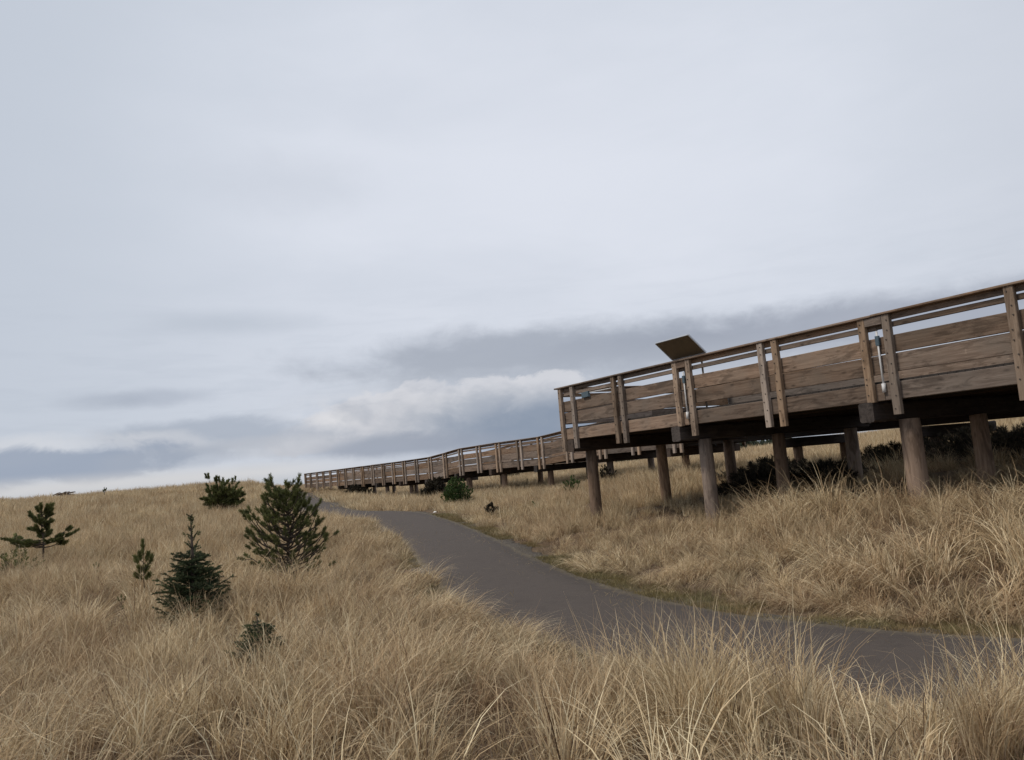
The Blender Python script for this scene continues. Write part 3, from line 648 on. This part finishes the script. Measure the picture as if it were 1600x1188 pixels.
# open pine on the left
g0 = ground_at(67, 880, 22.5)
br = [(.36, 170, .7, .1), (.38, 190, .62, .2), (.36, 10, .6, .15), (.40, -25, .5, .2), (.44, 182, .38, .2), (.5, 95, .25, .6), (.58, 200, .16, .8), (.7, 100, .16, 1), (.7, 280, .16, 1), (.42, 180, .80, .12), (.40, 165, .62, .05), (.42, 200, .55, .14), (.43, 0, .78, .22), (.42, -15, .55, .15), (.46, 12, .72, .4), (.45, 20, .4, .3), (.62, 178, .30, .3), (.60, 5, .18, .8), (.48, 185, .95, .1),
      (.70, 0, .26, .45), (.80, 182, .34, .6), (.82, 4, .36, .6), (.88, 20, .30, .8), (.9, 160, .16, 1), (.86, -10, .25, 1.0), (.55, 90, .3, .6), (.6, 270, .3, .6), (.75, 60, .2, .9), (.72, 240, .2, .9), (.92, 300, .15, 1.3), (.5, 130, .25, .5), (.66, 30, .12, 1), (.78, 150, .12, 1)]
pine('pine_tree', g0, 1.75, br, 'open young pine with wide flat lower branches, standing leftmost in the dry grass', shoot=.17, nl=.10, cnt=170, wid=.011, lead=.5, tr=.035, twigs=4)
# little pine beside spruce
g0 = ground_at(226, 905, 13.6)
pine('pine_tree', g0, 1.12, [(.62, 178, .16, .9), (.60, 0, .18, .9), (.7, 170, .09, 1.4), (.68, 15, .1, 1.2), (.5, 90, .1, 1), (.5, 250, .12, 1), (.45, 200, .1, .5), (.45, -20, .1, .4)], 'tiny three-tufted pine seedling just left of the dark spruce', shoot=.14, nl=.085, cnt=120, wid=.008, lead=.26, tr=.014, twigs=1)
# thin sprigs
for px, py, Y, hh, lab in ((190, 925, 12.0, .55, 'thin dark sprig low in the grass, left of the tiny three-tufted pine'), (151, 880, 17.5, .62, 'pale faint pine sprig in the grass right of the leftmost pine')):
    g0 = ground_at(px, py, Y); pine('pine_sapling', g0, hh, [(.8, 180, .07, 1), (.8, 0, .07, 1), (.6, 100, .06, .8)], lab, 'sapling', shoot=.06, nl=.035, cnt=40, lead=.1, tr=.008, twigs=0, wid=.005)
g0 = ground_at(24, 895, 20); bush('low_shrub', g0, .55, .62, 150, M_PINE, 'low brownish-green shrub under the leftmost pine at the picture edge', leaf=.06, wid=.012)
# dark spruce
g0 = ground_at(303, 945, 11.0)
spruce('spruce_tree', g0, 1.60, .46, 'dark green conical spruce with a bare leader, among the grass on the left', cnt=50, sparse=.66, whorls=24, nl=.026, wid=.006, pertop=1)
g0 = ground_at(405, 1035, 7.5)
spruce('spruce_tree', g0, .56, .22, 'small dark spruce half buried in the foreground grass', cnt=30, whorls=14, nl=.02, base=.15, sparse=.8, wid=.004)
# dense shrub pine far
g0 = ground_at(348, 795, 42); br = []
for k in range(60):
    az = k*137.5; br.append((random.uniform(.08, .5), az, random.uniform(.55, 1.2), random.choice((.15, .4, .7, 1.0, 1.3))))
pine('pine_shrub', g0, 1.45, br, 'wide dark multi-stemmed pine shrub farthest up the dune slope, behind the spruce', 'shrub', shoot=.3, nl=.15, cnt=100, wid=.026, lead=.3, tr=.05, twigs=4)
# green shrub before the ramp
g0 = ground_at(712, 786, 33.5)
bush('green_shrub', g0, .62, 1.12, 430, M_BUSH, 'rounded bright green shrub in front of the ramp boardwalk piles', leaf=.07, wid=.035)
g0 = ground_at(697, 790, 33.0); pine('pine_sapling', g0, .5, [(.6, 180, .2, .7), (.6, 0, .2, .7)], 'small dark sprig at the foot of the bright green shrub', 'sapling', shoot=.12, nl=.08, cnt=40, lead=.15, tr=.012, twigs=1, wid=.012)
# dark bushes under the structures; the low platform patches are added as stand-in shade
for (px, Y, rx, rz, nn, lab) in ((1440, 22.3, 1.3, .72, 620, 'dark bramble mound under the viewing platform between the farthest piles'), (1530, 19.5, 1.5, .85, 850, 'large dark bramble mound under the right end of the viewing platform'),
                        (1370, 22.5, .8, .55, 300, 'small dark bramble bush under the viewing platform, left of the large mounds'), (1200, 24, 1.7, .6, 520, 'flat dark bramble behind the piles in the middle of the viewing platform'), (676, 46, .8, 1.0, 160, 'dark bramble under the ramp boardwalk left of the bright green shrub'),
                        (1290, 20.8, 1.3, .42, 420, 'low wide dark mound added as shade under the middle of the viewing platform'), (1180, 20.5, 1.1, .5, 380, 'low dark mound added as shade under the viewing platform just right of the third pile'),
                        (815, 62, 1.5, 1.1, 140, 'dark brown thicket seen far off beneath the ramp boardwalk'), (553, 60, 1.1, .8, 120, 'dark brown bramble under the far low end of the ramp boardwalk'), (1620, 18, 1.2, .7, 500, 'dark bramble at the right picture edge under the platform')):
    q = at(px, 720, Y); bush('bramble_shade_mound', (q[0], q[1], H(q[0], q[1])), rx, rz, nn, M_BRAMBLE_SHADE, lab, 'bush', 'brambles under the boardwalks', leaf=.13 if Y < 30 else .2, wid=.014 if Y < 30 else .05, stems=24)
for (px, py, Y, rx, rz, nn, mat, lab) in ((892, 750, 31, .35, .62, 60, M_BUSH, 'little green bush in the gap under the ramp just left of the platform corner pile'), (947, 745, 33, .4, .6, 60, M_BRAMBLE_SHADE, 'reddish brown little bush behind the platform corner pile'),
                        (834, 785, 27, .12, .3, 12, M_BUSH, 'faint green weed in the grass between ramp and path'), (768, 790, 27, .25, .3, 30, M_BRAMBLE_SHADE, 'brownish weed in the grass right of the bright green shrub')):
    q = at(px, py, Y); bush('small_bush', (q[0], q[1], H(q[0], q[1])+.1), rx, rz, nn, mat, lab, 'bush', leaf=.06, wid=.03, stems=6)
# on the crest
q = at(100, 771, 57); zc = H(q[0], q[1]); r_ = empty('dead_branch', (q[0], q[1], zc), 0); tag(r_, 'dark fallen tangle of dead branches on the dune crest, farther left', 'driftwood')
mb = MB()
for k in range(9):
    a = random.uniform(-.5, .5); x0 = random.uniform(-.6, .3); zz = random.uniform(.30, .55); mb.tube([(x0-.25, 0, zz), (x0+.2, a*.5, zz+.1), (x0+.6, a, zz+random.uniform(.0, .22))], [.03, .045, .015], 6)
mb.tube([(-.1, 0, -.1), (0, 0, .6)], .05, 6); mb.build('branch', M_DRY, r_, True)
g0 = ground_at(163, 772, 56); pine('pine_sapling', (g0[0], g0[1], g0[2]), .78, [(.6, 0, .2, 1.2), (.6, 180, .12, 1), (.7, 90, .1, 1)], 'lone dark forked sapling silhouetted on the dune crest', 'sapling', shoot=.16, nl=.07, cnt=60, lead=.3, tr=.03, twigs=0, wid=.02)
# litter
q = atz(667, 798, -1.5); r0 = H(q[0], q[1]); 
V = [(-.07, -.04, 0), (.06, -.05, .01), (.08, .04, .02), (-.05, .05, .015), (0, 0, .05)]
o = mesh_obj('litter', V, [(0, 1, 4), (1, 2, 4), (2, 3, 4), (3, 0, 4), (0, 3, 2, 1)], M_PAPER); o.location = (q[0]+.3, q[1], r0+.03); tag(o, 'small white scrap of litter beside the path bend', 'litter')
# distant trees seen below the deck
out = [[], [], 0]; 
for k in range(170):
    Y = random.uniform(185, 235); px = random.uniform(960, 1240); q = at(px, 690, Y); hh = random.uniform(1.6, 3.8); zg = H(q[0], q[1])
    for j in range(6):
        p = np.array([q[0]+random.uniform(-1.6, 1.6), q[1]+random.uniform(-1, 1), zg+hh*random.uniform(.05, .8)]); needle_tuft(out, p, np.array([0, 0, 1.]), .9, .8, 10, .45, 1.2, random.uniform(.1, .8))
r_ = finish_foliage('distant_trees', out, M_FARTREE, None); tag(r_, 'low dark green wood far off, seen under the viewing platform', 'wood', kind='stuff')

# ------------------------------------------------------------------ grass
def clump(nb, rad, hmin, hmax, width, tilt, curl, leanx=0, seg=5, thatch=0, tmu=.5, tsd=.22):
    n = nb; th = rng.random(n)*6.283; rr = rad*np.sqrt(rng.random(n))
    root = np.stack([np.cos(th)*rr, np.sin(th)*rr, np.full(n, -.03)], 1)
    az = th+rng.normal(0, .9, n); L_ = rng.uniform(hmin, hmax, n)*rng.choice([1, 1, .8, .6], n)
    t0 = np.abs(rng.normal(tilt, tilt*.5, n)); cu = rng.normal(curl, curl*.45, n)
    if thatch: k = rng.random(n) < thatch; t0[k] = rng.uniform(.9, 1.4, k.sum()); L_[k] *= .7
    wdt = width*rng.uniform(.6, 1.25, n); pts = [root]; ang = t0.copy(); p = root.copy()
    for s in range(seg):
        hd = np.stack([np.sin(ang)*np.cos(az), np.sin(ang)*np.sin(az), np.cos(ang)], 1)
        hd[:, 0] += leanx*(s+1)/seg; hd /= np.linalg.norm(hd, axis=1)[:, None]
        p = p+hd*(L_/seg)[:, None]; pts.append(p.copy()); ang = ang+cu/seg*(1+s*.6); az = az+rng.normal(0, .08, n)
    fa = rng.random(n)*3.1416; side = np.stack([np.cos(fa), np.sin(fa), np.zeros(n)], 1)
    V = []; AL = []
    for s, q in enumerate(pts):
        f = s/seg; wf = (1-.15*f-.75*f**2.2)
        V += [q-side*(wdt*wf/2)[:, None], q+side*(wdt*wf/2)[:, None]]; AL += [np.full(n, f)]*2
    V = np.stack(V, 1).reshape(-1, 3); AL = np.stack(AL, 1).ravel(); m2 = 2*(seg+1)
    b_ = np.arange(n)[:, None]*m2; F = np.concatenate([b_+np.array([[2*s, 2*s+1, 2*s+3, 2*s+2]]) for s in range(seg)])
    T = np.repeat(np.clip(rng.normal(tmu, tsd, n), 0, 1), m2)
    return V, F, T, AL
def gcoll(name, specs, mat):
    cc = bpy.data.collections.new(name)
    for i, s in enumerate(specs):
        V, F, T, AL = clump(**s); ob = np_obj(f'{name}_{i:02d}', V, F, mat, attrs={'tint': T, 'along': AL}, link=False); cc.objects.link(ob)
    return cc
def scatter(name, P, rot, scl, vid, cc, label, cat):
    me = bpy.data.meshes.new(name); me.vertices.add(len(P)); me.vertices.foreach_set('co', P.astype(np.float32).ravel())
    a = me.attributes.new('rot', 'FLOAT_VECTOR', 'POINT'); a.data.foreach_set('vector', rot.astype(np.float32).ravel())
    a = me.attributes.new('scl', 'FLOAT_VECTOR', 'POINT'); a.data.foreach_set('vector', scl.astype(np.float32).ravel())
    a = me.attributes.new('vid', 'INT', 'POINT'); a.data.foreach_set('value', vid.astype(np.int32))
    o = bpy.data.objects.new(name, me); col.objects.link(o)
    ng = bpy.data.node_groups.new(name+'_nodes', 'GeometryNodeTree')
    ng.interface.new_socket('Geometry', in_out='INPUT', socket_type='NodeSocketGeometry'); ng.interface.new_socket('Geometry', in_out='OUTPUT', socket_type='NodeSocketGeometry')
    gi = ng.nodes.new('NodeGroupInput'); go = ng.nodes.new('NodeGroupOutput'); ip = ng.nodes.new('GeometryNodeInstanceOnPoints'); ci = ng.nodes.new('GeometryNodeCollectionInfo')
    ci.inputs['Collection'].default_value = cc; ci.inputs['Separate Children'].default_value = True; ci.inputs['Reset Children'].default_value = True
    ng.links.new(gi.outputs[0], ip.inputs['Points']); ng.links.new(ci.outputs[0], ip.inputs['Instance']); ip.inputs['Pick Instance'].default_value = True
    for nm, ty, sk in (('vid', 'INT', 'Instance Index'), ('scl', 'FLOAT_VECTOR', 'Scale')):
        na = ng.nodes.new('GeometryNodeInputNamedAttribute'); na.data_type = ty; na.inputs[0].default_value = nm; ng.links.new([s for s in na.outputs if s.enabled and s.name == 'Attribute'][0], ip.inputs[sk])
    na = ng.nodes.new('GeometryNodeInputNamedAttribute'); na.data_type = 'FLOAT_VECTOR'; na.inputs[0].default_value = 'rot'
    er = ng.nodes.new('FunctionNodeEulerToRotation'); ng.links.new([s for s in na.outputs if s.enabled and s.name == 'Attribute'][0], er.inputs[0]); ng.links.new(er.outputs[0], ip.inputs['Rotation'])
    ng.links.new(ip.outputs[0], go.inputs[0])
    md = o.modifiers.new('scatter', 'NODES'); md.node_group = ng
    tag(o, label, cat, kind='stuff'); return o
UP = [dict(nb=75, rad=.10, hmin=.38, hmax=.82, width=.0072, tilt=.2, curl=.7, thatch=.08, tmu=mu, tsd=.30, leanx=.2) for mu in (.45, .58, .66, .5, .74)]
LN = [dict(nb=85, rad=.11, hmin=.45, hmax=.95, width=.0072, tilt=.16, curl=.95, leanx=.8, thatch=.05, tmu=mu, seg=6, tsd=.30) for mu in (.5, .62, .74, .45)]
MT = [dict(nb=110, rad=.11, hmin=.5, hmax=1.0, width=.0075, tilt=.28, curl=2.0, leanx=1.3, thatch=.08, tmu=mu, seg=7, tsd=.30) for mu in (.45, .58, .7, .5)]
FR = [dict(nb=110, rad=.38, hmin=.35, hmax=.68, width=.016, tilt=.18, curl=.5, thatch=.12, tmu=mu, seg=3, tsd=.28) for mu in (.6, .72, .56, .8)]
VF = [dict(nb=110, rad=1.2, hmin=.32, hmax=.52, width=.04, tilt=.2, curl=.4, thatch=.3, tmu=.72, seg=2) for _ in range(3)]
TF = [dict(nb=130, rad=.13, hmin=.38, hmax=1.05, width=.0064, tilt=.09, curl=.5, leanx=lx, thatch=.0, tmu=.66, seg=7, tsd=.30) for lx in (-.15, -.35, -.5)]
TH = [dict(nb=110, rad=.3, hmin=.15, hmax=.36, width=.007, tilt=.6, curl=1.0, thatch=.4, tmu=.12, seg=4, tsd=.14) for _ in range(3)]
CC = gcoll('grass_clump', UP+LN+MT+FR+VF+TF+TH, M_GRASS)
iUP, iLN, iMT, iFR, iVF, iTF, iTH = 0, 5, 9, 13, 17, 20, 23
def wedge(r0, r1, dens, a0=-52, a1=52, cell=None):
    area = math.pi*(r1*r1-r0*r0)*(a1-a0)/360; n = int(area*dens); r = np.sqrt(rng.uniform(r0*r0, r1*r1, n)); a = np.radians(rng.uniform(a0, a1, n))
    return np.stack([np.sin(a)*r, np.cos(a)*r], 1)
PP, RR, SS, II = [], [], [], []
def local_tw(P): q = P-P0; return q@dv, q@nv
def addg(P, kind):
    d, pz_, s = path_near(P); t_, w_ = local_tw(P); r = np.hypot(P[:, 0], P[:, 1])
    under = ((t_ > -.3) & (w_ > .6) & (w_ < 6)) | ((w_ > 8.1) & (w_ < 11)) & (t_ > -56)
    nse = vnoise(P[:, 0], P[:, 1], .45, 5); n2 = vnoise(P[:, 0], P[:, 1], 1.3, 6)
    right = (s < 0) & (r < 34)
    lim = PW/2 + np.where(right, .28+.45*n2, np.where(P[:, 1] < 16, .06, .22)+.1*n2)
    keep = (d > lim) & ((rng.random(len(P)) < .35) | ~under | (r > 30)) & (r > 1.2)
    # keep clear of the view right at the lens
    if kind == 'near': keep &= rng.random(len(P)) < np.clip(.12+2.6*(vnoise(P[:, 0], P[:, 1], 1.7, 21)-.22), .12, 1)*np.clip(.35+2.5*(vnoise(P[:, 0], P[:, 1], .6, 33)-.24), .25, 1)
    P = P[keep]; d = d[keep]; nse = nse[keep]; n2 = n2[keep]; right = right[keep]; r = r[keep]; under = under[keep]; n = len(P)
    if kind == 'near':
        u = rng.random(n); bank = right & (P[:, 1] > 6)
        vid = np.where(bank, np.where(u < .72, iMT+rng.integers(0, 4, n), np.where(u < .85, iLN+rng.integers(0, 4, n), iUP+rng.integers(0, 5, n))),
                       np.where(u < np.where(P[:, 0] > .5, .62, .25+.3*(nse > .6)), iLN+rng.integers(0, 4, n), iUP+rng.integers(0, 5, n)))
        sc_ = rng.uniform(.6, 1.22, n)*(.62+.7*nse)
    elif kind == 'th': vid = iTH+rng.integers(0, 3, n); sc_ = rng.uniform(.8, 1.2, n)
    elif kind == 'far': vid = iFR+rng.integers(0, 4, n); sc_ = rng.uniform(.8, 1.15, n)*(.8+.3*nse)
    else: vid = iVF+rng.integers(0, 3, n); sc_ = rng.uniform(.8, 1.2, n)
    sc_ = sc_*np.where(under, .7, 1)*np.where(right & (P[:, 0] < 4) & (P[:, 1] > 9), .82, 1)*np.where(right & (P[:, 0] > 4) & (r < 16), 1.12, 1)*np.where(~right & (P[:, 0] > .3) & (P[:, 1] > 2.5), np.where(P[:, 0] < 2.2, .88, .74), 1)
    edge_ = np.clip((d-PW/2-.3)/1.4, 0, 1); zs = .55+.45*edge_
    # wind: lean towards the left near the camera on the right, swirls on the bank
    swirl = (vnoise(P[:, 0], P[:, 1], .5, 8)-.5)*2
    base = np.where(right, np.radians(100)+swirl*2.4, np.where(P[:, 0] > .5, np.radians(165)+swirl*.8, np.radians(20)+swirl*2.6))
    lean = vid < iFR; rz = np.where(lean, base+rng.normal(0, .35, n), rng.random(n)*6.283)
    rot = np.stack([rng.normal(0, .09, n), rng.normal(0.04, .10, n), rz], 1)
    PP.append(np.c_[P, height(P)]); RR.append(rot); SS.append(np.stack([sc_, sc_, sc_*zs], 1)); II.append(vid)
addg(wedge(1.3, 9, 11, -70, 70), 'th'); addg(wedge(9, 24, 7, -55, 55), 'th'); addg(wedge(1.3, 7, 34, -75, 75), 'near'); addg(wedge(7, 13, 27, -60, 60), 'near'); addg(wedge(13, 22, 19, -50, 52), 'near'); addg(wedge(22, 30, 6, -46, 50), 'near')
addg(wedge(20, 45, 3.6, -46, 50), 'far'); addg(wedge(45, 75, 1.7, -46, 48), 'far'); addg(wedge(40, 130, .5, -48, 48), 'vf'); addg(wedge(130, 260, .16, -48, 48), 'vf')
# tall tufts against the path
TU = []
for (px, py, Y, s, rz) in ((985, 1030, 4.9, .8, 0), (1060, 1040, 4.7, 1.02, 10), (1085, 1045, 4.9, .85, 40), (1235, 1050, 4.5, .88, 10), (1490, 1100, 4.2, .72, 160), (1560, 1090, 4.0, .85, 175), (880, 1060, 5.4, .62, 0), (930, 1050, 5.2, .65, 0), (1120, 1080, 4.2, .8, 20), (1030, 1090, 4.4, .8, 0), (1250, 1060, 4.6, 1.0, 10), (1225, 1060, 4.9, .98, 0), (1160, 1060, 4.6, .7, 0), (1595, 1010, 4.8, 1.0, 150), (1570, 1060, 4.4, .9, 130), (1045, 1020, 5.1, 1.0, 0), (975, 1020, 5.3, .9, 0), (1100, 1040, 5.0, .85, 20), (760, 1010, 6.3, .6, 0), (700, 980, 7.4, .6, 0)):
    q = at(px, py, Y); TU.append((q[0], q[1], s, rz))
TU = np.array([(a+random.gauss(0, .15), b+random.gauss(0, .15), c*random.uniform(.8, 1.08), d+random.gauss(0, 25)) for a, b, c, d in TU for _ in range(3)]); PP.append(np.c_[TU[:, :2], height(TU[:, :2])]); RR.append(np.stack([rng.normal(0, .12, len(TU)), rng.normal(0, .10, len(TU)), np.radians(TU[:, 3])], 1))
SS.append(np.stack([TU[:, 2]*1.12]*3, 1)); II.append(iTF+rng.integers(0, 3, len(TU)))
scatter('dune_grass', np.concatenate(PP), np.concatenate(RR), np.concatenate(SS), np.concatenate(II), CC, 'tall dry tan dune grass covering the ground', 'grass')
# short green grass along the path
VG = [dict(nb=70, rad=.16, hmin=.05, hmax=.13, width=.006, tilt=.4, curl=.8, thatch=.3, tmu=.4, seg=3) for _ in range(4)]
VG += [dict(nb=7, rad=.4, hmin=.08, hmax=.22, width=.006, tilt=1.45, curl=.1, tmu=.9, seg=2, tsd=.1) for _ in range(2)]
CV = gcoll('verge_clump', VG, M_VERGE)
k = rng.integers(60, 330, 9000); sd2 = rng.choice([-1, 1], len(k), p=[.7, .3]); off = PW/2+np.where(sd2 < 0, rng.uniform(.0, .62, len(k))*rng.uniform(.5, 1.3, len(k)), rng.uniform(.02, .4, len(k)))
Pv = PC[k, :2]+left[k]*(sd2*off)[:, None]+rng.normal(0, .06, (len(k), 2)); d, pz_, s = path_near(Pv); ok = (d > PW/2+.0)&((vnoise(Pv[:, 0], Pv[:, 1], .9, 4) > .25)) & (Pv[:, 1] < 30); Pv = Pv[ok]; n = len(Pv)
hv_ = height(Pv)+.03; vi = rng.integers(0, 4, n)
k = rng.integers(60, 300, 700); of = rng.choice([-1, 1], 700)*(PW/2-np.abs(rng.normal(0, .33, 700))); Q = PC[k, :2]+left[k]*of[:, None]
Pv = np.concatenate([Pv, Q]); hv_ = np.r_[hv_, PC[k, 2]+.045]; vi = np.r_[vi, rng.integers(4, 6, 700)]; n = len(Pv)
sv = rng.uniform(.7, 1.2, n); scatter('verge_grass', np.c_[Pv, hv_], np.stack([rng.normal(0, .08, n), rng.normal(0, .08, n), rng.random(n)*6.28], 1), np.stack([sv]*3, 1), vi, CV, 'short mossy green grass along the edges of the path', 'grass')
print('grass instances', sum(len(p) for p in PP), 'verge', n)
